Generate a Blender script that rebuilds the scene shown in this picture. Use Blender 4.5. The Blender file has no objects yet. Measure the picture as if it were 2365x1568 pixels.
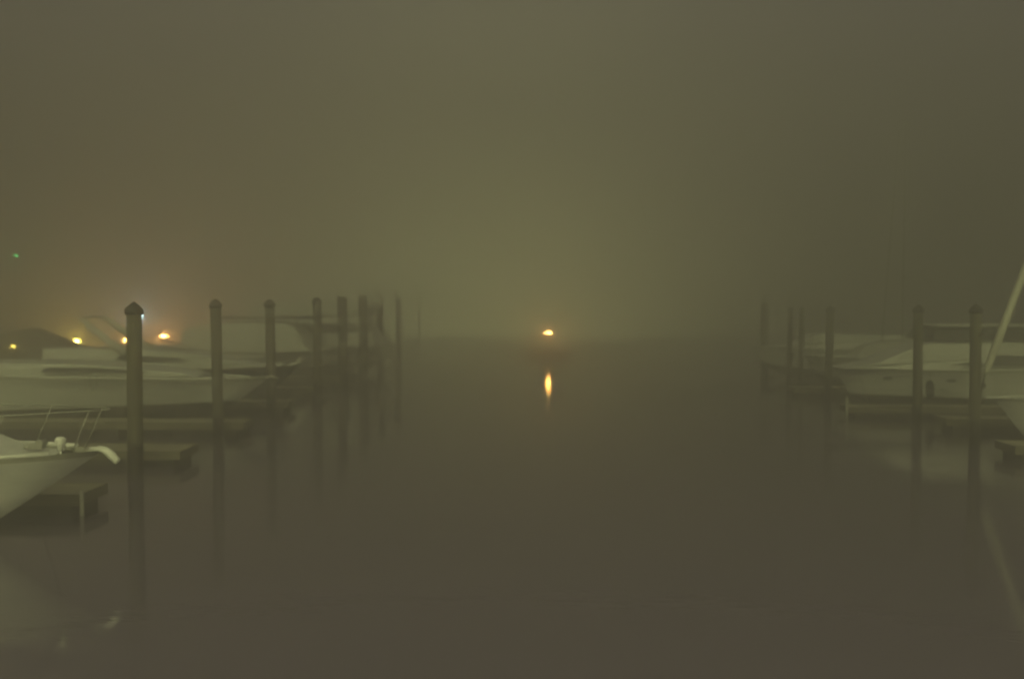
import bpy, bmesh, math, random
from mathutils import Vector, Matrix
random.seed(7)
R = math.radians
SC = bpy.context.scene

# ------------------------------------------------------------------ camera
F = 2300.0; CX, CY = 1182.5, 784.0; CAMZ = 3.6; HOR = 690.0; VX = 1250.0
cam_d = bpy.data.cameras.new('camera'); cam = bpy.data.objects.new('camera', cam_d)
SC.collection.objects.link(cam)
cam_d.sensor_width = 36.0; cam_d.lens = F / 2365 * 36
cam_d.dof.use_dof = True; cam_d.dof.focus_distance = 6.0; cam_d.dof.aperture_fstop = 2.0     # slightly soft hand-held focus
cam_d.clip_start = 0.1; cam_d.clip_end = 1500
cam.location = (0, 0, CAMZ)
cam.rotation_euler = (R(90) - math.atan((CY - HOR) / F), 0, math.atan((VX - CX) / F))
SC.camera = cam
CAMR = cam.rotation_euler.to_matrix()

def ray(px, py):
    return CAMR @ Vector(((px - CX) / F, -(py - CY) / F, -1.0))

def at(px, py, Y):                       # a point of the photograph at distance Y up the channel
    d = ray(px, py); t = Y / d.y
    return Vector((0, 0, CAMZ)) + d * t

# ------------------------------------------------------------------ world and key light
W = bpy.data.worlds.new('World'); SC.world = W; W.use_nodes = True
nt = W.node_tree; nt.nodes.clear()
out = nt.nodes.new('ShaderNodeOutputWorld'); bg = nt.nodes.new('ShaderNodeBackground')
tc = nt.nodes.new('ShaderNodeTexCoord')
GLOW_DIR = Vector((-0.045, 1, -0.08)).normalized()      # glow painted low into the sky, added to brighten the fog ahead
dot = nt.nodes.new('ShaderNodeVectorMath'); dot.operation = 'DOT_PRODUCT'; dot.inputs[1].default_value = GLOW_DIR
nrm = nt.nodes.new('ShaderNodeVectorMath'); nrm.operation = 'NORMALIZE'
nt.links.new(tc.outputs['Generated'], nrm.inputs[0]); nt.links.new(nrm.outputs[0], dot.inputs[0])
mx = nt.nodes.new('ShaderNodeMath'); mx.operation = 'MAXIMUM'; mx.inputs[1].default_value = 0
pw = nt.nodes.new('ShaderNodeMath'); pw.operation = 'POWER'; pw.inputs[1].default_value = 50
nt.links.new(dot.outputs['Value'], mx.inputs[0]); nt.links.new(mx.outputs[0], pw.inputs[0])
base = nt.nodes.new('ShaderNodeRGB'); base.outputs[0].default_value = ((.094, .079, .096, 1))
lobe = nt.nodes.new('ShaderNodeVectorMath'); lobe.operation = 'SCALE'; lobe.inputs[0].default_value = (9.8,10.1,4.1)
nt.links.new(pw.outputs[0], lobe.inputs['Scale'])
add = nt.nodes.new('ShaderNodeVectorMath'); add.operation = 'ADD'
nt.links.new(base.outputs[0], add.inputs[0]); nt.links.new(lobe.outputs[0], add.inputs[1])
nt.links.new(add.outputs[0], bg.inputs['Color']); bg.inputs['Strength'].default_value = 1.0
nt.links.new(bg.outputs[0], out.inputs['Surface'])

sun_d = bpy.data.lights.new('sun', 'SUN'); sun = bpy.data.objects.new('sun', sun_d); SC.collection.objects.link(sun)
sun_d.energy = 12.0; sun_d.angle = R(25); sun_d.color = (.96, 1.0, 0.43)
sun_from = Vector((0.04, -0.90, 0.44)).normalized()       # light reaches the boats from behind the camera
sun.rotation_euler = sun_from.to_track_quat('Z', 'Y').to_euler()

SC.view_settings.view_transform = 'Standard'; SC.view_settings.look = 'None'
SC.view_settings.exposure = 0.68; SC.view_settings.gamma = 1.0
cy = SC.cycles
cy.volume_bounces = 2; cy.max_bounces = 6; cy.diffuse_bounces = 2; cy.glossy_bounces = 3
cy.filter_width = 1.6; cy.sample_clamp_indirect = 1.0; cy.sample_clamp_direct = 0
cy.use_denoising = True

# ------------------------------------------------------------------ materials
MATS = {}
def mat(name, col, rough=0.6, spec=0.5, metal=0.0, noise=0.0, nscale=6.0, col2=None, bump=0.0, stretch=(1, 1, 1), emit=None, es=0.0, coat=0.0):
    if name in MATS: return MATS[name]
    m = bpy.data.materials.new(name); m.use_nodes = True; n = m.node_tree; b = n.nodes['Principled BSDF']
    b.inputs['Base Color'].default_value = (*col, 1); b.inputs['Roughness'].default_value = rough
    b.inputs['Specular IOR Level'].default_value = spec; b.inputs['Metallic'].default_value = metal
    b.inputs['Coat Weight'].default_value = coat
    if noise or bump:
        t = n.nodes.new('ShaderNodeTexCoord'); mp = n.nodes.new('ShaderNodeMapping'); mp.inputs['Scale'].default_value = stretch
        ns = n.nodes.new('ShaderNodeTexNoise'); ns.inputs['Scale'].default_value = nscale; ns.inputs['Detail'].default_value = 5
        n.links.new(t.outputs['Object'], mp.inputs[0]); n.links.new(mp.outputs[0], ns.inputs['Vector'])
        if noise:
            c2 = col2 or tuple(c * (1 - noise) for c in col)
            rp = n.nodes.new('ShaderNodeValToRGB'); rp.color_ramp.elements[0].position = .35; rp.color_ramp.elements[1].position = .65
            rp.color_ramp.elements[0].color = (*c2, 1); rp.color_ramp.elements[1].color = (*col, 1)
            n.links.new(ns.outputs['Fac'], rp.inputs[0]); n.links.new(rp.outputs[0], b.inputs['Base Color'])
        if bump:
            bp = n.nodes.new('ShaderNodeBump'); bp.inputs['Strength'].default_value = bump; bp.inputs['Distance'].default_value = 0.02
            n.links.new(ns.outputs['Fac'], bp.inputs['Height']); n.links.new(bp.outputs[0], b.inputs['Normal'])
    if emit:
        b.inputs['Emission Color'].default_value = (*emit, 1); b.inputs['Emission Strength'].default_value = es
    MATS[name] = m; return m

GEL = mat('gelcoat', (.80, .81, .76), .35, noise=.18, nscale=2.5, stretch=(.6, .6, 3))
GEL2 = mat('gelcoat_old', (.60, .60, .55), .45, noise=.25, nscale=2.0, stretch=(.6, .6, 3))
DECKM = mat('deck_nonskid', (.72, .73, .68), .7, noise=.15, nscale=4)
BOTTOM = mat('antifouling', (.035, .03, .03), .7, noise=.4, nscale=3)
NAVY = mat('navy_gelcoat', (.03, .035, .05), .35, noise=.3, nscale=2)
STRIPE = mat('stripe', (.34, .34, .28), .5)
GLASS = mat('tinted_glass', (.02, .02, .02), .12, spec=.6)
CANVAS = mat('dark_canvas', (.05, .05, .045), .9, noise=.4, nscale=5, bump=.4)
STEEL = mat('rail_steel', (.30, .30, .27), .4, metal=.3)
SPAR = mat('painted_spar', (.24, .24, .20), .6)
RUBBER = mat('black_rubber', (.02, .02, .02), .8)
ROPE = mat('rope', (.12, .11, .09), .9)
PLANK = mat('dock_plank', (.42, .39, .28), .8, noise=.45, nscale=3, stretch=(1, 7, 1), bump=.3)
WHALER = mat('dock_edge', (.16, .145, .10), .8, noise=.35, nscale=4, stretch=(.5, 2, 4), bump=.3)
FLOAT = mat('float_black', (.025, .022, .022), .8, noise=.4, nscale=5)
VINYL = mat('bumper_vinyl', (.55, .55, .48), .6, noise=.3, nscale=6)
CAP = mat('pile_cap', (.018, .014, .014), .6, noise=.3, nscale=5)
STEELHULL = mat('trawler_paint', (.06, .06, .055), .6, noise=.4, nscale=2)
TRAWHOUSE = mat('wheelhouse_paint', (.35, .35, .32), .6, noise=.3, nscale=2)
SAIL = mat('sail_cover', (.62, .62, .52), .8, noise=.25, nscale=4, stretch=(3, 3, .6))

def wood_pile_mat():                     # treated timber, wet and weeded below the tide mark
    m = bpy.data.materials.new('pile_timber'); m.use_nodes = True; n = m.node_tree; b = n.nodes['Principled BSDF']
    t = n.nodes.new('ShaderNodeTexCoord'); mp = n.nodes.new('ShaderNodeMapping'); mp.inputs['Scale'].default_value = (9, 9, .7)
    ns = n.nodes.new('ShaderNodeTexNoise'); ns.inputs['Scale'].default_value = 2.2; ns.inputs['Detail'].default_value = 6
    n.links.new(t.outputs['Object'], mp.inputs[0]); n.links.new(mp.outputs[0], ns.inputs['Vector'])
    rp = n.nodes.new('ShaderNodeValToRGB'); e = rp.color_ramp.elements
    e[0].position = .3; e[0].color = (.045, .042, .03, 1); e[1].position = .7; e[1].color = (.11, .105, .07, 1)
    n.links.new(ns.outputs['Fac'], rp.inputs[0])
    sx = n.nodes.new('ShaderNodeSeparateXYZ'); n.links.new(t.outputs['Object'], sx.inputs[0])
    n2 = n.nodes.new('ShaderNodeTexNoise'); n2.inputs['Scale'].default_value = 5; n.links.new(t.outputs['Object'], n2.inputs['Vector'])
    ad = n.nodes.new('ShaderNodeMath'); ad.operation = 'MULTIPLY_ADD'; ad.inputs[1].default_value = .3
    n.links.new(n2.outputs['Fac'], ad.inputs[0]); n.links.new(sx.outputs['Z'], ad.inputs[2])
    mr = n.nodes.new('ShaderNodeMapRange'); mr.inputs['From Min'].default_value = .74; mr.inputs['From Max'].default_value = .86
    n.links.new(ad.outputs[0], mr.inputs['Value'])
    mix = n.nodes.new('ShaderNodeMix'); mix.data_type = 'RGBA'; mix.inputs[6].default_value = (.012, .010, .010, 1)
    n.links.new(mr.outputs[0], mix.inputs[0]); n.links.new(rp.outputs[0], mix.inputs[7]); n.links.new(mix.outputs[2], b.inputs['Base Color'])
    b.inputs['Roughness'].default_value = .85
    bp = n.nodes.new('ShaderNodeBump'); bp.inputs['Strength'].default_value = .6; bp.inputs['Distance'].default_value = .02
    n.links.new(ns.outputs['Fac'], bp.inputs['Height']); n.links.new(bp.outputs[0], b.inputs['Normal'])
    return m
PILE = wood_pile_mat()

def water_mat():
    m = bpy.data.materials.new('harbour_water'); m.use_nodes = True; n = m.node_tree; b = n.nodes['Principled BSDF']
    b.inputs['Base Color'].default_value = (.120, .100, .150, 1); b.inputs['Roughness'].default_value = .075; b.inputs['IOR'].default_value = 1.9
    t = n.nodes.new('ShaderNodeTexCoord')
    prev = None
    for sc, st, sh in ((1.1, .11, .05), (5.0, .10, .012)):
        mp = n.nodes.new('ShaderNodeMapping'); mp.inputs['Scale'].default_value = (.6, 1.6, 1)
        ns = n.nodes.new('ShaderNodeTexNoise'); ns.inputs['Scale'].default_value = sc; ns.inputs['Detail'].default_value = 3
        n.links.new(t.outputs['Object'], mp.inputs[0]); n.links.new(mp.outputs[0], ns.inputs['Vector'])
        bp = n.nodes.new('ShaderNodeBump'); bp.inputs['Strength'].default_value = st; bp.inputs['Distance'].default_value = sh
        n.links.new(ns.outputs['Fac'], bp.inputs['Height'])
        if prev: n.links.new(prev.outputs[0], bp.inputs['Normal'])
        prev = bp
    n.links.new(prev.outputs[0], b.inputs['Normal'])
    return m

# ------------------------------------------------------------------ mesh helpers
class MB:
    def __init__(s): s.bm = bmesh.new(); s.mi = 0
    def face(s, vs):
        try: f = s.bm.faces.new(vs); f.material_index = s.mi; return f
        except ValueError: return None
    def box(s, c, size, rot=None, bevel=0.0):
        r = bmesh.ops.create_cube(s.bm, size=1.0); vs = r['verts']
        bmesh.ops.scale(s.bm, vec=Vector(size), verts=vs)
        fs = {f for v in vs for f in v.link_faces}
        if bevel:
            es = {e for v in vs for e in v.link_edges}
            rr = bmesh.ops.bevel(s.bm, geom=list(es), offset=bevel, segments=2, affect='EDGES', profile=.5)
            vs = list({v for f in rr['faces'] for v in f.verts} | {v for v in vs if v.is_valid}); fs = {f for v in vs for f in v.link_faces}
        if rot is not None: bmesh.ops.rotate(s.bm, cent=(0, 0, 0), matrix=rot, verts=vs)
        bmesh.ops.translate(s.bm, vec=Vector(c), verts=vs)
        for f in fs: f.material_index = s.mi
    def tube(s, pts, r, n=8, caps=True):
        pts = [Vector(p) for p in pts]; rs = r if isinstance(r, (list, tuple)) else [r] * len(pts); rings = []
        for i, p in enumerate(pts):
            t = (pts[min(i + 1, len(pts) - 1)] - pts[max(i - 1, 0)]).normalized()
            u = t.cross(Vector((0, 0, 1)) if abs(t.z) < .95 else Vector((1, 0, 0))).normalized(); w = t.cross(u)
            rings.append([s.bm.verts.new(p + (u * math.cos(a) + w * math.sin(a)) * rs[i]) for a in [k * 2 * math.pi / n for k in range(n)]])
        for a, b in zip(rings, rings[1:]):
            for k in range(n):
                f = s.face([a[k], a[(k + 1) % n], b[(k + 1) % n], b[k]])
                if f: f.smooth = True
        if caps: s.face(rings[0][::-1]); s.face(rings[-1])
    def lathe(s, prof, c=(0, 0, 0), n=20, jit=0.0, ax='z'):
        rings = []
        for (r, z) in prof:
            ring = []
            for k in range(n):
                a = k * 2 * math.pi / n; rr = r * (1 + random.uniform(-jit, jit))
                p = Vector((rr * math.cos(a), rr * math.sin(a), z))
                if ax == 'x': p = Vector((z, p.x, p.y))
                if ax == 'y': p = Vector((p.x, z, p.y))
                ring.append(s.bm.verts.new(p + Vector(c)))
            rings.append(ring)
        for a, b in zip(rings, rings[1:]):
            for k in range(n):
                f = s.face([a[k], a[(k + 1) % n], b[(k + 1) % n], b[k]])
                if f: f.smooth = True
        s.face(rings[0][::-1]); s.face(rings[-1])
    def prism(s, prof, hw):              # side outline (x,z) extruded across; hw(x, z) is the half width
        L = [s.bm.verts.new((x, hw(x, z), z)) for x, z in prof]; Rr = [s.bm.verts.new((x, -hw(x, z), z)) for x, z in prof]
        s.face(L); s.face(Rr[::-1]); k = len(prof)
        for i in range(k): s.face([L[i], Rr[i], Rr[(i + 1) % k], L[(i + 1) % k]])
    def panel(s, prof, hw, side, t=.012):  # thin pane lying proud of a prism's side
        a = [s.bm.verts.new((x, side * (hw(x, z) + t), z)) for x, z in prof]; b = [s.bm.verts.new((x, side * (hw(x, z) - .01), z)) for x, z in prof]
        s.face(a); s.face(b[::-1]); k = len(prof)
        for i in range(k): s.face([a[i], b[i], b[(i + 1) % k], a[(i + 1) % k]])
    def build(s, name, mats, parent=None, loc=None, bevel=0.0):
        bmesh.ops.recalc_face_normals(s.bm, faces=s.bm.faces)
        me = bpy.data.meshes.new(name); s.bm.to_mesh(me); s.bm.free()
        for m in (mats if isinstance(mats, (list, tuple)) else [mats]): me.materials.append(m)
        o = bpy.data.objects.new(name, me); SC.collection.objects.link(o)
        if parent: o.parent = parent
        if loc is not None: o.location = loc
        if bevel:
            md = o.modifiers.new('bevel', 'BEVEL'); md.width = bevel; md.segments = 2; md.limit_method = 'ANGLE'
        return o

def tag(o, label, cat=None, group=None, kind=None):
    if label: o['label'] = label
    if cat: o['category'] = cat
    if group: o['group'] = group
    if kind: o['kind'] = kind
    return o
def empty(name, loc, rz=0, label=None, cat=None, group=None):
    o = bpy.data.objects.new(name, None); SC.collection.objects.link(o); o.location = loc; o.rotation_euler = (0, 0, rz)
    return tag(o, label, cat, group)
def copy_tree(o, parent=None):
    c = o.copy(); SC.collection.objects.link(c)
    if parent: c.parent = parent
    for ch in o.children: copy_tree(ch, c)
    return c

# ------------------------------------------------------------------ water
b = MB(); N = 8; S = 300
vs = [b.bm.verts.new(p) for p in ((-115, -35, 0), (115, -35, 0), (115, 93.5, 0), (-115, 93.5, 0))]; b.face(vs)
tag(b.build('water', water_mat()), 'dark calm harbour water running down the channel between the slips', kind='structure')

# ------------------------------------------------------------------ mooring piles
def pile(px, ytop, Y, dia, label, group, lean=0, capped=True):
    p = at(px, ytop, Y); top = p.z
    root = empty('mooring_pile', (p.x, Y, 0), 0, label, 'pile', group); root.rotation_euler = (0, R(lean), random.uniform(0, 3))
    r = dia / 2; zc = top - (.24 * dia / .3 if capped else 0)
    m = MB(); prof = []
    for k in range(13):
        z = -1.8 + (zc + 1.8) * k / 12; prof.append((r * (1.04 - .06 * k / 12), z))
    m.lathe(prof, n=22, jit=.018); m.build('shaft', PILE, root)
    if capped:
        m = MB(); rc = r * 1.22
        k = dia / .3; m.lathe([(rc * .97, zc - .02 * k), (rc * 1.03, zc + .045 * k), (rc * .98, zc + .09 * k), (rc * .66, zc + .155 * k), (.045, top - .02), (.012, top)], n=24)
        m.build('cap', CAP, root)
    return root
GL = 'timber piles down the left side of the channel'; GR = 'timber piles down the right side of the channel'
pile(307, 697, 19.9, .30, 'nearest timber mooring pile, with a dark cone cap, in front of the white boat hull', GL, .35)
pile(501, 690, 24.8, .265, 'second timber mooring pile from the left, thin, with a small cone cap', GL, -.9)
pile(625, 690, 29.9, .29, 'capped timber pile standing third in the left row, at the blue boat bow', GL, .6)
pile(732, 685, 35.6, .31, 'faded timber pile fourth in the left row beside the fourth finger dock', GL, -.5)
pile(792, 684, 40.0, .40, 'thick faded timber pile, first of the close pair before the flybridge yacht', GL, .7, False)
pile(838, 681, 44.6, .42, 'thick faded pile beneath the curved top of the flybridge yacht', GL, 0, False)
pile(878, 686, 51.5, .34, 'very faint pile just right of the yacht flybridge', GL, 0, False)
pile(921, 688, 58.0, .32, 'very faint pile in the fog, second from last in the left row', GL, -.4, False)
pile(968, 688, 86.0, .20, 'barely visible pile in the fog, nearest to the channel light on its left', GL, 0, False)
pile(2257, 702, 24.2, .26, 'dark pile on the right, closest to the slanting furled sail', GR, .5)
pile(2122, 703, 27.9, .26, 'dark pile across the middle of the white cabin cruiser on the right', GR, -.3)
pile(1915, 706, 36.2, .28, 'faded pile just ahead of the white cruiser bow on the right', GR, .8)
pile(1851, 710, 40.2, .22, 'thin faded pile, right one of a close pair on the right side', GR, .4, False)
pile(1825, 710, 41.6, .22, 'thin faded pile, left one of a close pair on the right side', GR, 0, False)
pile(1768, 700, 46.6, .36, 'farthest faint pile on the right side, leftmost of its row', GR, -.6, False)

# ------------------------------------------------------------------ finger docks
FB = .34
def finger(x_end, x_in, y0, y1, label, group, floats, bumper=None, cleats=()):
    sg = 1 if x_end > x_in else -1
    L = abs(x_end - x_in); root = empty('finger_dock', (x_end, (y0 + y1) / 2, 0), 0 if sg > 0 else math.pi, label, 'dock', group)
    w = (y1 - y0)
    m = MB(); n = int(L / .15)            # local: outer end at x=0, running to -L
    for k in range(n):
        m.box((-(k + .5) * .15, random.uniform(-.006, .006), FB - .02 + random.uniform(-.003, .003)), (.138, w - .10, .036))
    m.build('deck', PLANK, root)
    m = MB()
    for s in (-1, 1): m.box((-L / 2, s * (w / 2 - .022), FB - .085), (L, .044, .19))
    m.box((.025, 0, FB - .085), (.046, w + .004, .186)); m.build('edge_board', WHALER, root)
    for a, c in floats:
        m = MB(); m.box((-(a + c) / 2, 0, .02), (c - a, w - .12, .32), bevel=.03); m.build('float', FLOAT, root)
    for s in ((-sg,) if bumper else ()):
        m = MB(); m.tube([(.09, s * w / 2, -.12), (.09, s * w / 2, FB + .02 + bumper)], .038, 10); m.build('corner_bumper', VINYL, root)
    for cx in cleats:
        m = MB(); m.tube([(-cx - .12, .1 - w / 2, FB + .07), (-cx + .12, .1 - w / 2, FB + .07)], .014, 6)
        for q in (-.04, .04): m.tube([(-cx + q, .1 - w / 2, FB - .01), (-cx + q, .1 - w / 2, FB + .07)], .013, 6)
        m.build('cleat', STEEL, root)
    return root
GD = 'finger docks on the left side'; GD2 = 'finger docks on the right side'
def xe(px, Y): return at(px, 900, Y).x
finger(xe(172, 16.2), -24.0, 16.2, 17.3, 'nearest left finger dock, its end low beneath the near boat bow', GD, [(.1, 2.2), (3.2, 5.4), (6.6, 8.8), (10, 12), (13.4, 15.6)], .06, (.7,))
finger(xe(404, 20.8), -24.0, 20.9, 22.1, 'left finger dock whose end passes behind the nearest capped pile', GD, [(.1, 2.1), (4.0, 6.2), (7.8, 10), (11.6, 13.6), (15, 16.4)], None, (.8, 4.5))
finger(xe(557, 25.8), -24.0, 25.8, 26.8, 'left finger dock ending right of the second pile, along the long white hull', GD, [(.1, 1.9), (3.3, 5.3), (7.6, 9.8), (11.6, 13.6), (15, 16.3)], None, (.9,))
finger(xe(662, 31.1), -24.0, 31.1, 32.1, 'left finger dock just past the raked bow of the long white hull', GD, [(.1, 2.4), (3.8, 6), (7.6, 9.8), (11.6, 13.6)])
finger(xe(736, 35.9), -24.0, 35.9, 36.9, 'faint left finger dock ending beside the fourth pile', GD, [(.1, 2.4), (3.8, 6), (7.6, 9.8)])
finger(xe(800, 41.0), -24.0, 41.0, 42.0, 'very faint far left finger dock ending at the thick pile', GD, [(.1, 2.4), (3.8, 6)])
finger(xe(2353, 22.2), 24.0, 22.2, 23.2, 'nearest right finger dock, its end below the sailing boat hull', GD2, [(.1, 2.1), (4, 6)])
finger(xe(2191, 27.2), 24.0, 27.2, 28.1, 'right finger dock behind the dark pile nearest the sailing boat', GD2, [(.15, 2.6), (4.4, 6.4)])
finger(xe(1963, 30.2), 24.0, 30.2, 31.0, 'long right finger dock with a pale corner bumper, along the white cruiser', GD2, [(.15, 2.3), (3.6, 5.6), (7.0, 9.2)], .28, (.6,))
finger(xe(1838, 36.6), 24.0, 36.6, 37.8, 'faint right finger dock behind the white cruiser bow', GD2, [(.15, 2.3), (3.6, 5.6)])

def walkway(x0, x1, y0, y1, label):
    root = empty('walkway_dock', ((x0 + x1) / 2, (y0 + y1) / 2, 0), 0, label, 'dock'); w, L = x1 - x0, y1 - y0
    m = MB(); n = int(L / .3)
    for k in range(n): m.box((0, -L / 2 + (k + .5) * .3, FB - .02 + random.uniform(-.003, .003)), (w - .1, .285, .036))
    m.build('deck', PLANK, root)
    m = MB()
    for s in (-1, 1): m.box((s * (w / 2 - .022), 0, FB - .085), (.044, L, .19))
    m.build('edge_board', WHALER, root)
    k = -L / 2 + 1.5
    while k < L / 2 - 1: 
        m = MB(); m.box((0, k, .02), (w - .14, 1.8, .32), bevel=.03); m.build('float', FLOAT, root); k += 4
walkway(-27.6, -24.06, 8, 76, 'long main walkway joining the left finger docks, carrying the amber lights')
walkway(24.06, 26.6, 14, 60, 'main walkway joining the right finger docks')
# the cross dock that carries the channel light
root = empty('light_float', (at(1266, 769, 61).x, 61.3, 0), 0, 'small float far down the channel carrying the lone amber light', 'float')
m = MB()
for k in range(18): m.box((-1.35 + (k + .5) * .15, 0, FB - .02), (.138, 1.5, .036))
m.build('deck', PLANK, root)
m = MB()
for s in (-1, 1): m.box((0, s * .772, FB - .085), (2.7, .044, .19))
for s in (-1, 1): m.box((s * 1.375, 0, FB - .085), (.046, 1.59, .186))
m.build('edge_board', WHALER, root)
for k in (-.68, .68): m = MB(); m.box((k, 0, .02), (1.2, 1.4, .32), bevel=.03); m.build('float', FLOAT, root)

# ------------------------------------------------------------------ boats
def hull(m, L, B, zs, zb, rake, full=.55, keel=-.45, zc=.28, chine=.86, boot=.12, n=26, chb=.45, pw=.9, bp=2.3, bq=.85, fp=1.5):
    """long hull, stern at x=0, stem head at x=L. material 0 topsides, 1 bottom, 2 stripe"""
    rows = []
    for i in range(n + 1):
        s = i / n; e = max(0, (s - full) / (1 - full))
        bs = B / 2 * (1 - e ** bp) ** bq if s < 1 else 0.0
        bs = max(bs, .012); bs *= (.94 + .06 * min(1, s / .25))
        top = zs + (zb - zs) * s ** 1.6
        bc = B / 2 * chine * (1 - e ** 1.35) ** 1.0 if s < 1 else 0
        bc = max(bc, .010) * (.94 + .06 * min(1, s / .25))
        zch = zc + (top * chb - zc) * e ** 2.2
        kz = keel + (zch - .08 - keel) * e ** 3
        xs = s * (L - rake)
        def X(z): return xs + rake * (e ** 1.5) * max(0, min(1, (z - keel) / (zb - keel))) ** pw
        pts = []
        pts.append((X(kz), 0.0, kz)); pts.append((X(zch * .6 + kz * .4), bc * .72, zch * .6 + kz * .4)); 
        pts.append((X(zch), bc, zch))
        z1 = zch + .05; pts.append((X(z1), bc + (bs - bc) * .10, z1))
        for q in (.35, .62, .86): 
            z = z1 + (top - z1) * q; pts.append((X(z), bc + (bs - bc) * (.10 + .90 * q ** fp), z))
        z = z1 + (top - z1) * .92; pts.append((X(z), bs, z)); pts.append((X(top), bs, top))
        rows.append(pts)
    K = len(rows[0]); V = {}
    for i, r in enumerate(rows):
        for j, (x, y, z) in enumerate(r):
            V[i, j, 1] = m.bm.verts.new((x, y, z)); V[i, j, -1] = V[i, j, 1] if j == 0 else m.bm.verts.new((x, -y, z))
    for i in range(n):
        for j in range(K - 1):
            m.mi = 1 if j < 2 else (2 if j in (2, K - 2) else 0)
            for s in (1, -1):
                f = m.face([V[i, j, s], V[i + 1, j, s], V[i + 1, j + 1, s], V[i, j + 1, s]])
                if f: f.smooth = True
    m.mi = 0
    for s0 in (0, n):
        loop = [V[s0, j, 1] for j in range(K)] + [V[s0, j, -1] for j in range(K - 1, 0, -1)]
        m.face(loop)
    sheer = [(r[-1][0], r[-1][1], r[-1][2]) for r in rows]
    return sheer

def deck(m, sheer, inset=.05, drop=.05, crown=.06):
    P = []
    for (x, y, z) in sheer[:-1]:
        yy = max(.004, y - inset); P.append([m.bm.verts.new((x, q * yy, z - drop + crown * (1 - q * q))) for q in (-1, -.5, 0, .5, 1)])
    for a, b in zip(P, P[1:]):
        for k in range(4):
            f = m.face([a[k], a[k + 1], b[k + 1], b[k]])
            if f: f.smooth = True
def gunwale(m, sheer):
    for s in (1, -1): m.tube([(x, s * (y - .02), z + .012) for x, y, z in sheer[:-1]], .035, 8)

def sheer_at(sheer, x):
    for a, b in zip(sheer, sheer[1:]):
        if a[0] <= x <= b[0]:
            t = (x - a[0]) / (b[0] - a[0] + 1e-9); return a[1] + (b[1] - a[1]) * t, a[2] + (b[2] - a[2]) * t
    return sheer[-1][1], sheer[-1][2]

def make_boat(name, label, cat, tip, Y, side, L, B, zs, zb, rake, hm, rail=None, group=None, gunw=True, **kw):
    """side -1: moored on the left, bow to +x.  side 1: on the right, bow to -x."""
    root = empty(name, (tip - L if side < 0 else tip + L, Y, 0), 0 if side < 0 else math.pi, label, cat, group)
    m = MB(); sh = hull(m, L, B, zs, zb, rake, **kw); m.build('hull', [hm, BOTTOM, STRIPE], root)
    m = MB(); deck(m, sh); m.build('deck', DECKM, root)
    if gunw: m = MB(); gunwale(m, sh); m.build('gunwale', GEL, root)
    if rail:
        x0, h, lean, step, over = rail; m = MB()
        xs = []; x = x0
        while x < L - .25: xs.append(x); x += step
        top = {1: [], -1: []}
        for x in xs:
            y, z = sheer_at(sh, x)
            for s in (1, -1):
                base = (x, s * max(0, y - .08), z - .02); tp = (x + lean, s * max(.02, y - .06), z + h); m.tube([base, tp], .009, 6); top[s].append(tp)
        for s in (1, -1):
            top[s].append((L + over, s * .12, top[s][-1][2])); m.tube(top[s], .010, 6)
        m.tube([top[1][-1], (L + over + .05, 0, top[1][-1][2]), top[-1][-1]], .013, 6)
        m.build('bow_rail', STEEL, root)
    return root, sh

def cabin(root, prof, bw, inset, windows=(), m_=None, name='cabin', zref=None, taper=None):
    z0 = min(z for x, z in prof); z1 = max(z for x, z in prof); x1 = max(x for x, z in prof); x0 = min(x for x, z in prof)
    def hw(x, z):
        w = bw / 2 - inset * (z - z0) / (z1 - z0 + 1e-6)
        if taper: w *= 1 - taper * max(0, (x - (x0 + x1) / 2) / ((x1 - x0) / 2)) ** 1.6
        return w
    m = MB(); m.prism(prof, hw); c = m.build(name, m_ or GEL, root, bevel=.03)
    for wp in windows:
        for s in (1, -1):
            m = MB(); m.panel(wp, hw, s); m.build('window', GLASS, c)
    return c, hw

# --- near left boat: raked white bow with a hanging anchor arm
tipx = at(238, 1048, 14.7).x
r1, sh = make_boat('motor_boat', 'nearest white boat, only its raked bow and open rail entering at the left edge', 'boat', tipx, 14.7, -1, 9.5, 2.7, 1.15, 1.33, 2.9, GEL, (3.0, .62, .28, 1.02, .05), full=.5, zc=.12, chb=.10, chine=.9, bp=3.2, bq=.75, fp=1.05)
cabin(r1, [(2.0, 1.1), (8.25, 1.24), (8.05, 1.36), (7.3, 1.62), (6.4, 1.78), (5.2, 1.95), (2.0, 1.95)], 2.0, .3, [[(4.0, 1.5), (6.2, 1.55), (6.0, 1.68), (4.2, 1.78)]], taper=.5)
m = MB(); m.tube([(9.30, 0, 1.34), (9.48, 0, 1.345), (9.55, 0, 1.325), (9.64, 0, 1.24), (9.71, 0, 1.165), (9.725, 0, 1.14)], [.04, .05, .06, .064, .058, .03], 12)
m.build('anchor_arm', GEL, r1)
m = MB(); m.lathe([(.03, 0), (.045, .02), (.06, .09), (.085, .16), (.06, .20), (.02, .21)], (9.0, -.30, 1.36), 14); m.tube([(9.0, -.30, 1.26), (9.0, -.30, 1.37)], .02, 8)
m.build('deck_light', GEL, r1)
m = MB(); m.box((8.55, -.1, 1.40), (.22, .14, .09), bevel=.02); m.lathe([(.05, -.09), (.05, .09)], (8.62, -.1, 1.45), 12, ax='y'); m.lathe([(.05, 0), (.06, .03), (.03, .07)], (8.40, -.1, 1.36), 12)
m.build('windlass', STEEL, r1)

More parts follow.
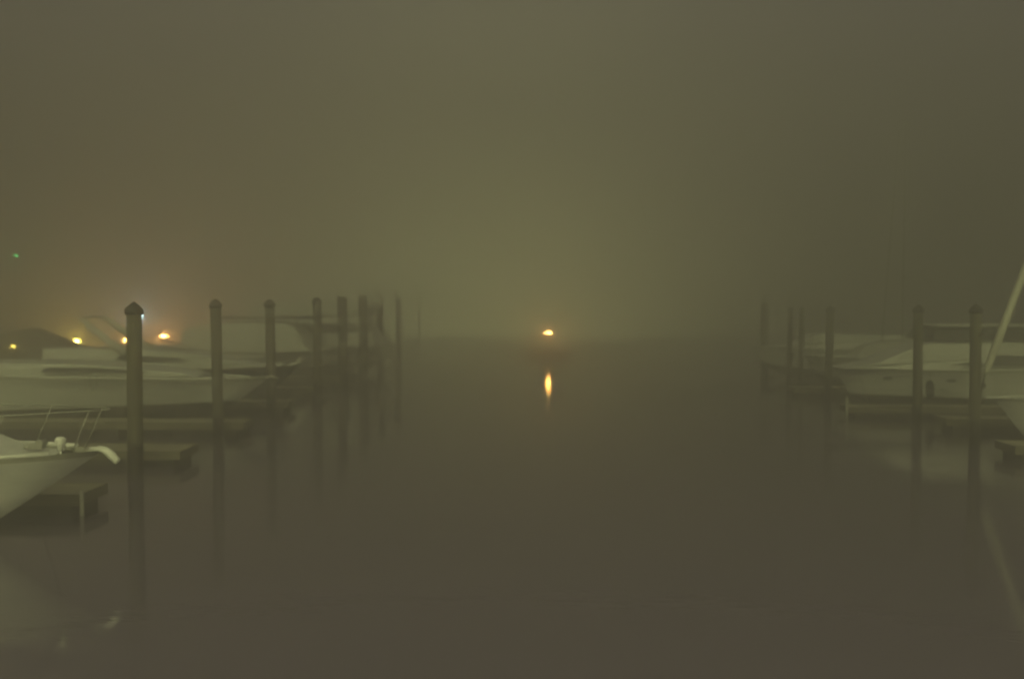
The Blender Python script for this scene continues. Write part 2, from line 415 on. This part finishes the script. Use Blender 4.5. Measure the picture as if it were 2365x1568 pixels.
# --- second left boat: long white hull
tipx = at(620, 878, 29.1).x
r2, sh = make_boat('motor_yacht', 'long white motor yacht with a dark side window strip, behind the two nearest piles', 'boat', tipx, 29.15, -1, 12.5, 3.3, 1.50, 1.24, 2.6, GEL, None, full=.5, zc=.42, chine=.9)
cabin(r2, [(1.0, 1.40), (10.6, 1.34), (10.1, 1.46), (9.0, 1.58), (7.6, 1.70), (5.6, 1.75), (1.0, 1.75)], 2.5, .25, [[(6.2, 1.50), (9.3, 1.47), (8.8, 1.54), (7.6, 1.61), (6.4, 1.63)], [(2.0, 1.52), (4.7, 1.51), (4.7, 1.63), (2.0, 1.64)]], taper=.45)
def hull_window(root, B, x, z, w, h, y):
    m = MB(); m.lathe([(w / 2, -.012), (w / 2 * .9, .012)], (0, 0, 0), 18, ax='y')
    for v in m.bm.verts: v.co.z = v.co.z * h / w
    o = m.build('porthole', GLASS, root); o.location = (x, y, z); return o
m = MB(); m.tube([(12.1, 0, 1.26), (12.55, 0, 1.29), (12.8, 0, 1.23)], [.05, .055, .03], 10); m.build('anchor_roller', STEEL, r2)

# --- third left boat: blue hull with raked radar arch
tipx = at(690, 846, 34.2).x
r3, sh = make_boat('motor_boat', 'dark blue hulled cruiser with a raked white arch, behind the long white yacht', 'boat', tipx, 34.2, -1, 11.5, 3.0, 1.2, 1.3, 2.0, NAVY, None, full=.5, zc=.3)
cabin(r3, [(3.0, 1.2), (10.4, 1.26), (9.6, 1.44), (8.2, 1.72), (6.8, 1.86), (5.6, 1.90), (3.0, 1.9)], 2.5, .3, [[(5.5, 1.5), (8.0, 1.52), (7.6, 1.62), (5.7, 1.70)]], taper=.5)
m = MB()
for s in (1, -1): m.tube([(5.9, s * 1.1, 1.78), (5.25, s * 1.08, 2.22), (4.6, s * 1.0, 2.7), (4.3, s * .92, 2.93)], [.17, .13, .11, .07], 8)
m.tube([(4.3, -.92, 2.93), (4.25, 0, 2.99), (4.3, .92, 2.93)], .045, 8); m.build('radar_arch', GEL, r3)
m = MB(); m.tube([(11.1, 0, 1.28), (11.45, 0, 1.36)], .05, 8); m.box((11.52, 0, 1.47), (.10, .14, .24), bevel=.02); m.build('anchor_roller', GEL, r3)
m = MB()
for s in (1, -1): m.tube([(6.3, s * .95, 2.14), (7.1, s * .85, 1.98), (7.7, s * .5, 1.85)], .03, 6)
m.tube([(7.7, -.5, 1.85), (7.85, 0, 1.83), (7.7, .5, 1.85)], .03, 6); m.build('windscreen_frame', STEEL, r3)

# --- fourth left boat under a dark canvas tent
tipx = at(735, 840, 39.3).x
r4, sh = make_boat('covered_boat', 'boat under a dark peaked canvas cover, at the left edge below the amber lights', 'boat', tipx - 1.5, 39.3, -1, 12.0, 3.2, 1.15, 1.3, 2.0, GEL2, None, full=.5)
xo = r4.location.x
def lx(px): return at(px, 800, 39.3).x - xo
cabin(r4, [(lx(-90), 1.2), (lx(235), 1.2), (lx(212), 1.40), (lx(150), 1.82), (lx(104), 2.26), (lx(84), 2.42), (lx(60), 2.36), (lx(0), 2.12), (lx(-90), 2.0)], 3.0, 1.1, (), CANVAS, 'canvas_cover')
# --- fifth: low pale cabin boat
tipx = at(790, 835, 44.5).x
r5, sh = make_boat('motor_boat', 'faint pale cabin boat seen between the second, third and fourth piles', 'boat', tipx, 44.6, -1, 11.5, 3.2, 1.2, 1.32, 1.9, GEL2, None, full=.5)
xo = r5.location.x
def lx(px): return at(px, 800, 44.6).x - xo
cabin(r5, [(lx(440), 1.2), (lx(735), 1.28), (lx(718), 1.6), (lx(700), 2.15), (lx(685), 2.45), (lx(640), 2.56), (lx(520), 2.52), (lx(440), 2.3)], 2.7, .3, (), GEL)
m = MB(); m.box(((lx(510) + lx(735)) / 2, 0, 2.74), (lx(735) - lx(510), 2.5, .07), bevel=.02)
for px in (530, 610, 700):
    for s in (1, -1): m.tube([(lx(px), s * 1.0, 2.45), (lx(px), s * 1.1, 2.73)], .03, 6)
m.build('hard_top', CANVAS, r5)

# --- sixth: flybridge yacht
Y6 = 48.3; tipx = at(925, 800, Y6).x
r6, sh = make_boat('flybridge_yacht', 'tall faint flybridge yacht with a curved pale top, behind the thick piles', 'boat', tipx, Y6, -1, 13.0, 3.2, 1.25, 1.4, 1.8, GEL, None, full=.55)
xo = r6.location.x
def lx(px): return at(px, 760, Y6).x - xo
def zz(py, Y=Y6): return at(900, py, Y).z
cabin(r6, [(lx(560), 1.25), (lx(885), 1.35), (lx(872), 1.75), (lx(850), 2.6), (lx(840), 2.75), (lx(560), 2.75)], 3.2, .3, [[(lx(700), 2.0), (lx(845), 2.0), (lx(832), 2.45), (lx(700), 2.45)]], GEL, 'saloon')
cabin(r6, [(lx(600), 2.76), (lx(852), 2.76), (lx(868), zz(705)), (lx(862), zz(697)), (lx(800), zz(700)), (lx(600), zz(705))], 2.9, -.05, (), GEL, 'flybridge')
m = MB()
for s in (1, -1): m.tube([(lx(868), s * 1.4, zz(710)), (lx(867), s * 1.35, zz(690)), (lx(858), s * 1.3, zz(675)), (lx(842), s * 1.2, zz(661)), (lx(824), s * 1.1, zz(650))], [.17, .16, .14, .11, .08], 8)
m.tube([(lx(824), -1.1, zz(650)), (lx(822), 0, zz(649)), (lx(824), 1.1, zz(650))], .05, 8); m.build('radar_arch', GEL, r6)

# --- right: big white cruiser
Y7 = 33.3; tipx = at(1926, 846, Y7).x
r7, sh = make_boat('cabin_cruiser', 'large white cabin cruiser with a dark windowed top, bow pointing left, on the right', 'boat', tipx, Y7, 1, 12.5, 3.4, 1.35, 1.33, 1.15, GEL, None, full=.6, zc=.40, chine=.92, chb=.32)
xo = r7.location.x
def lx(px): return xo - at(px, 800, Y7 - 1.2).x
cabin(r7, [(.6, 1.3), (lx(1960), 1.32), (lx(2030), 1.50), (lx(2075), 1.78), (lx(2110), 1.98), (lx(2140), 2.06), (lx(2160), 2.26), (.6, 2.26)], 2.7, .2, [[(lx(2195), 1.50), (lx(2275), 1.42), (lx(2275), 1.56), (lx(2240), 1.56)], [(lx(2282), 1.48), (lx(2440), 1.48), (lx(2440), 1.80), (lx(2295), 1.80)]], taper=.4)
cabin(r7, [(.8, 2.27), (lx(2152), 2.27), (lx(2170), 2.68), (.8, 2.68)], 2.4, .2, (), GLASS, 'upper_window')
m = MB(); m.box(((.6 + lx(2165)) / 2, 0, 2.735), (lx(2165) - .6, 2.3, .07), bevel=.03); m.build('hard_top', GEL2, r7)
def f_lx(px): return xo - at(px, 870, Y7 - 1.7).x
for px, py in ((2053, 874), (2199, 879)):
    hull_window(r7, 3.4, f_lx(px), at(px, py, Y7 - 1.65).z, .34, .12, 1.66 if px > 2100 else 1.60)
# fender between cruiser and finger dock
p = at(2150, 890, 31.45)
f0 = MB(); f0.lathe([(.02, -.32), (.09, -.26), (.13, -.14), (.13, .16), (.09, .28), (.03, .33)], n=16); f0.tube([(0, 0, .3), (0, .03, .62)], .012, 6)
tag(f0.build('fender', RUBBER, None, (p.x, 31.52, .72)), 'dark fender hanging against the side of the white cruiser', 'fender')

# --- right: sailing boat with furled headsail
Y8 = 25.4; tipx = at(2296, 921, Y8).x
r8, sh = make_boat('sailing_boat', 'sailing boat at the right edge with a slanting furled headsail over its bow', 'boat', tipx, Y8, 1, 10.0, 2.8, 1.05, 1.10, 1.3, GEL, None, full=.4, zc=.15, chine=.85, chb=.12)
xo = r8.location.x
def sp(px, py): q = at(px, py, Y8); return Vector((xo - q.x, 0, q.z))
lo, hi = sp(2275, 864), sp(2365, 627); d = hi - lo
top = lo + d * 3.8
m = MB(); m.tube([lo, lo + d * .04, lo + d * .5, lo + d * 1.5, lo + d * 3.5], [.045, .085, .10, .09, .04], 10); m.build('furled_headsail', SAIL, r8)
m = MB(); m.tube([Vector((lo.x + .12, 0, 1.09)), lo], .022, 6); m.lathe([(.05, 0), (.09, .02), (.09, .10), (.05, .12)], (lo.x + .06, 0, 1.35), 12); m.build('furler_drum', RUBBER, r8)
m = MB(); m.box((lo.x - .30, 0, 1.12), (.60, .22, .05), bevel=.02); m.build('bowsprit', GEL, r8)
m = MB(); m.tube([(top.x, 0, 1.0), (top.x, 0, top.z + .3)], [.09, .07], 12); m.build('mast', STEEL, r8)
m = MB(); m.tube([lo + d * 3.5, top], .01, 5); m.build('forestay', STEEL, r8)
cabin(r8, [(2.4, 1.0), (7.4, 1.06), (7.1, 1.3), (6.4, 1.42), (2.4, 1.5)], 1.8, .25, [[(3.2, 1.2), (6.2, 1.2), (6.1, 1.33), (3.2, 1.38)]], taper=.4)

# --- right far sailing boat and a motor boat, faint
Y9 = 39.5; tipx = at(1858, 815, Y9).x
r9, sh = make_boat('sailing_boat', 'faint sailing boat with a tall pale mast behind the white cruiser', 'boat', tipx, Y9, 1, 11.0, 3.0, 1.2, 1.35, 1.4, GEL2, None, full=.45, zc=.2)
xo = r9.location.x
def sp9(px, py): q = at(px, py, Y9); return Vector((xo - q.x, 0, q.z))
m = MB(); a, b_ = sp9(2036, 800), sp9(2077, 300); m.tube([a, a + (b_ - a) * .5, b_], [.05, .04, .02], 8); m.build('furled_headsail', SPAR, r9)
m = MB(); a = sp9(2084, 790); m.tube([(a.x, 0, 1.3), (a.x, 0, sp9(2084, 280).z)], [.05, .02], 10); m.build('mast', SPAR, r9)
cabin(r9, [(3.0, 1.2), (9.2, 1.3), (8.8, 1.75), (7.9, 1.95), (3.0, 1.95)], 2.0, .25, (), GEL2, taper=.4)
Y10 = 45.5; tipx = at(1735, 800, Y10).x
r10, sh = make_boat('motor_boat', 'barely visible pale motor boat, farthest on the right side', 'boat', tipx, Y10, 1, 10.0, 3.0, 1.25, 1.45, 1.4, GEL, None, full=.5)
xo = r10.location.x
def lx(px): return xo - at(px, 800, Y10).x
cabin(r10, [(1.5, 1.3), (lx(1790), 1.42), (lx(1840), 1.65), (lx(1872), 2.0), (1.5, 2.0)], 2.6, .3, (), GEL, taper=.3)

# --- trawler beyond the walkway
Y11 = 60.0; c0 = at(36, 700, Y11); g0 = at(36, 590, Y11)
r11 = empty('fishing_trawler', (c0.x, Y11 - 7, 0), R(90), 'dim fishing trawler with mast and rigging under the green light, far left', 'boat')
m = MB(); sh = hull(m, 14, 4.6, 1.5, 2.3, 1.6, full=.6, zc=.5); m.build('hull', [STEELHULL, BOTTOM, STRIPE], r11)
m = MB(); deck(m, sh); m.build('deck', STEELHULL, r11)
cabin(r11, [(7.5, 1.6), (11.0, 1.7), (10.8, 3.4), (7.5, 3.4)], 3.0, .2, [[(8.0, 2.6), (10.2, 2.6), (10.2, 3.1), (8.0, 3.1)]], TRAWHOUSE, 'wheelhouse')
m = MB(); m.tube([(7.0, 0, 1.5), (7.0, 0, g0.z - .1)], [.12, .06], 10); m.build('mast', STEELHULL, r11)
m = MB()
for s in (1, -1): m.tube([(7.0, s * .5, 2.0), (6.2, s * 3.4, 5.0)], [.08, .05], 8)
m.build('outrigger', STEELHULL, r11)
m = MB()
for s in (1, -1): m.tube([(7.0, 0, 6.0), (6.2, s * 3.4, 5.0)], .02, 5); m.tube([(7.0, 0, 6.0), (13.5, s * .4, 2.3)], .02, 5)
m.tube([(7.0, 0, 5.5), (1.0, 0, 3.6), (1.0, 0, 1.5)], .05, 6); m.build('rigging', ROPE, r11)

# --- mooring lines and the rope loop on the long yacht's side
def rope(pts, label, r=.012):
    m = MB(); m.tube(pts, r, 6); return tag(m.build('mooring_line', ROPE), label, 'rope')
def sag(a, b, s, n=10):
    a, b = Vector(a), Vector(b); return [a + (b - a) * (k / n) - Vector((0, 0, s * 4 * (k / n) * (1 - k / n))) for k in range(n + 1)]
a = at(208, 866, 27.50); b_ = at(224, 866, 27.50)
rope([a, at(209, 885, 27.42), at(212, 899, 27.40), at(217, 904, 27.40), at(221, 898, 27.40), at(224, 885, 27.42), b_], 'short rope loop hanging down the side of the long white yacht')
rope(sag((tip2 := r2.location.x + 11.6, 28.7, 1.40), (xe(501, 24.8), 24.97, 1.9), .25), 'sagging mooring line from the long yacht bow to the second pile')
rope(sag((r1.location.x + 8.8, 14.95, 1.36), (xe(172, 16.2) - .6, 16.3, .42), .04), 'short mooring line from the nearest boat bow to its finger dock')
rope(sag((r7.location.x - 11.8, 33.0, 1.36), (xe(1963, 30.2) + .6, 30.3, .42), .12), 'mooring line from the white cruiser bow down to its finger dock')

# ------------------------------------------------------------------ lamps
def lamp(px, py, Y, wpx, hpx, col, es, watt, label, name='dock_light', zbase=FB, style='post', group='amber lights on the left walkway', lens_r=None):
    p = at(px, py, Y); root = empty(name, (p.x, Y, zbase), 0, label, 'lamp', group)
    h = p.z - zbase; w = wpx / F * Y; t = hpx / F * Y
    m = MB(); m.box((0, .07, (h - t) / 2), (.14, .14, h - t), bevel=.01); m.build('post', RUBBER, root)
    m = MB(); m.box((0, .05, h + t / 2 + .03), (w + .05, .22, .05), bevel=.01); m.box((0, .05, h - t / 2 - .03), (w + .05, .22, .05), bevel=.01); m.build('lamp_housing', RUBBER, root)
    m = MB(); m.lathe([(.3, -.5), (.5, -.4), (.5, .4), (.3, .5)], n=16, ax='x')
    for v in m.bm.verts: v.co = Vector((v.co.x * w, v.co.y * .12, v.co.z * t))
    mm = mat('lens_' + str(px), (.8, .8, .7), .4, emit=col, es=es); m.build('lens', mm, root, (0, 0, h))
    ld = bpy.data.lights.new(name + '_bulb', 'POINT'); ld.energy = watt; ld.color = col; ld.shadow_soft_size = .06
    lo_ = bpy.data.objects.new('bulb', ld); SC.collection.objects.link(lo_); lo_.parent = root; lo_.location = (0, -.16, h)
    return root
AMB = (1.0, .50, .12); YEL = (1.0, .72, .10); ORG = (1.0, .46, .10)
lamp(1266, 769, 61.0, 14, 4.5, AMB, 200, 380, 'lone amber light over the middle of the channel with its streak on the water', group=None)
lamp(31, 800, 36.4, 12, 9, YEL, 2.2, 12, 'dim yellow light at the far left edge, lowest of the lights')
lamp(179, 787, 57.0, 17, 8, YEL, 50, 750, 'bright yellow light with a round halo left of the nearest pile')
lamp(290, 786, 58.0, 14, 9, ORG, 35, 500, 'orange light half hidden behind the nearest pile')
lamp(379, 776, 64.0, 19, 8, ORG, 80, 1700, 'bright orange light between the first and second piles')
lamp(446, 773, 66.0, 5, 5, ORG, 30, 60, 'tiny red-orange light just left of the second pile')
lamp(327, 731, 60.0, 8, 7, (.55, .95, 1.0), 60, 500, 'small blue-white light beside the cap of the nearest pile', 'lamp_post', group=None)
# green masthead light of the trawler
g = at(36, 590, Y11)
inv = Matrix.Rotation(-R(90), 3, 'Z'); gl = inv @ (g - r11.location)
m = MB(); m.lathe([(.06, -.1), (.12, -.06), (.12, .06), (.06, .1)], n=14); m.build('masthead_light', mat('green_lens', (.2, .8, .3), .4, emit=(.12, 1.0, .25), es=14), r11, gl)
ld = bpy.data.lights.new('green_bulb', 'POINT'); ld.energy = 30; ld.color = (.15, 1, .3); ld.shadow_soft_size = .05
o = bpy.data.objects.new('bulb', ld); SC.collection.objects.link(o); o.parent = r11; o.location = gl + Vector((-.2, 0, 0))

# ------------------------------------------------------------------ fog
m = MB(); m.box((0, 27.5, 9.5), (240, 135, 24)); 
hz = bpy.data.materials.new('fog'); hz.use_nodes = True; n = hz.node_tree; n.nodes.clear()
o_ = n.nodes.new('ShaderNodeOutputMaterial'); pv = n.nodes.new('ShaderNodeVolumePrincipled')
pv.inputs['Color'].default_value = (.66, .64, .65, 1); pv.inputs['Density'].default_value = .062; pv.inputs['Anisotropy'].default_value = .80
n.links.new(pv.outputs[0], o_.inputs['Volume'])
tag(m.build('haze', hz), 'thick greenish night fog filling the harbour', kind='stuff')
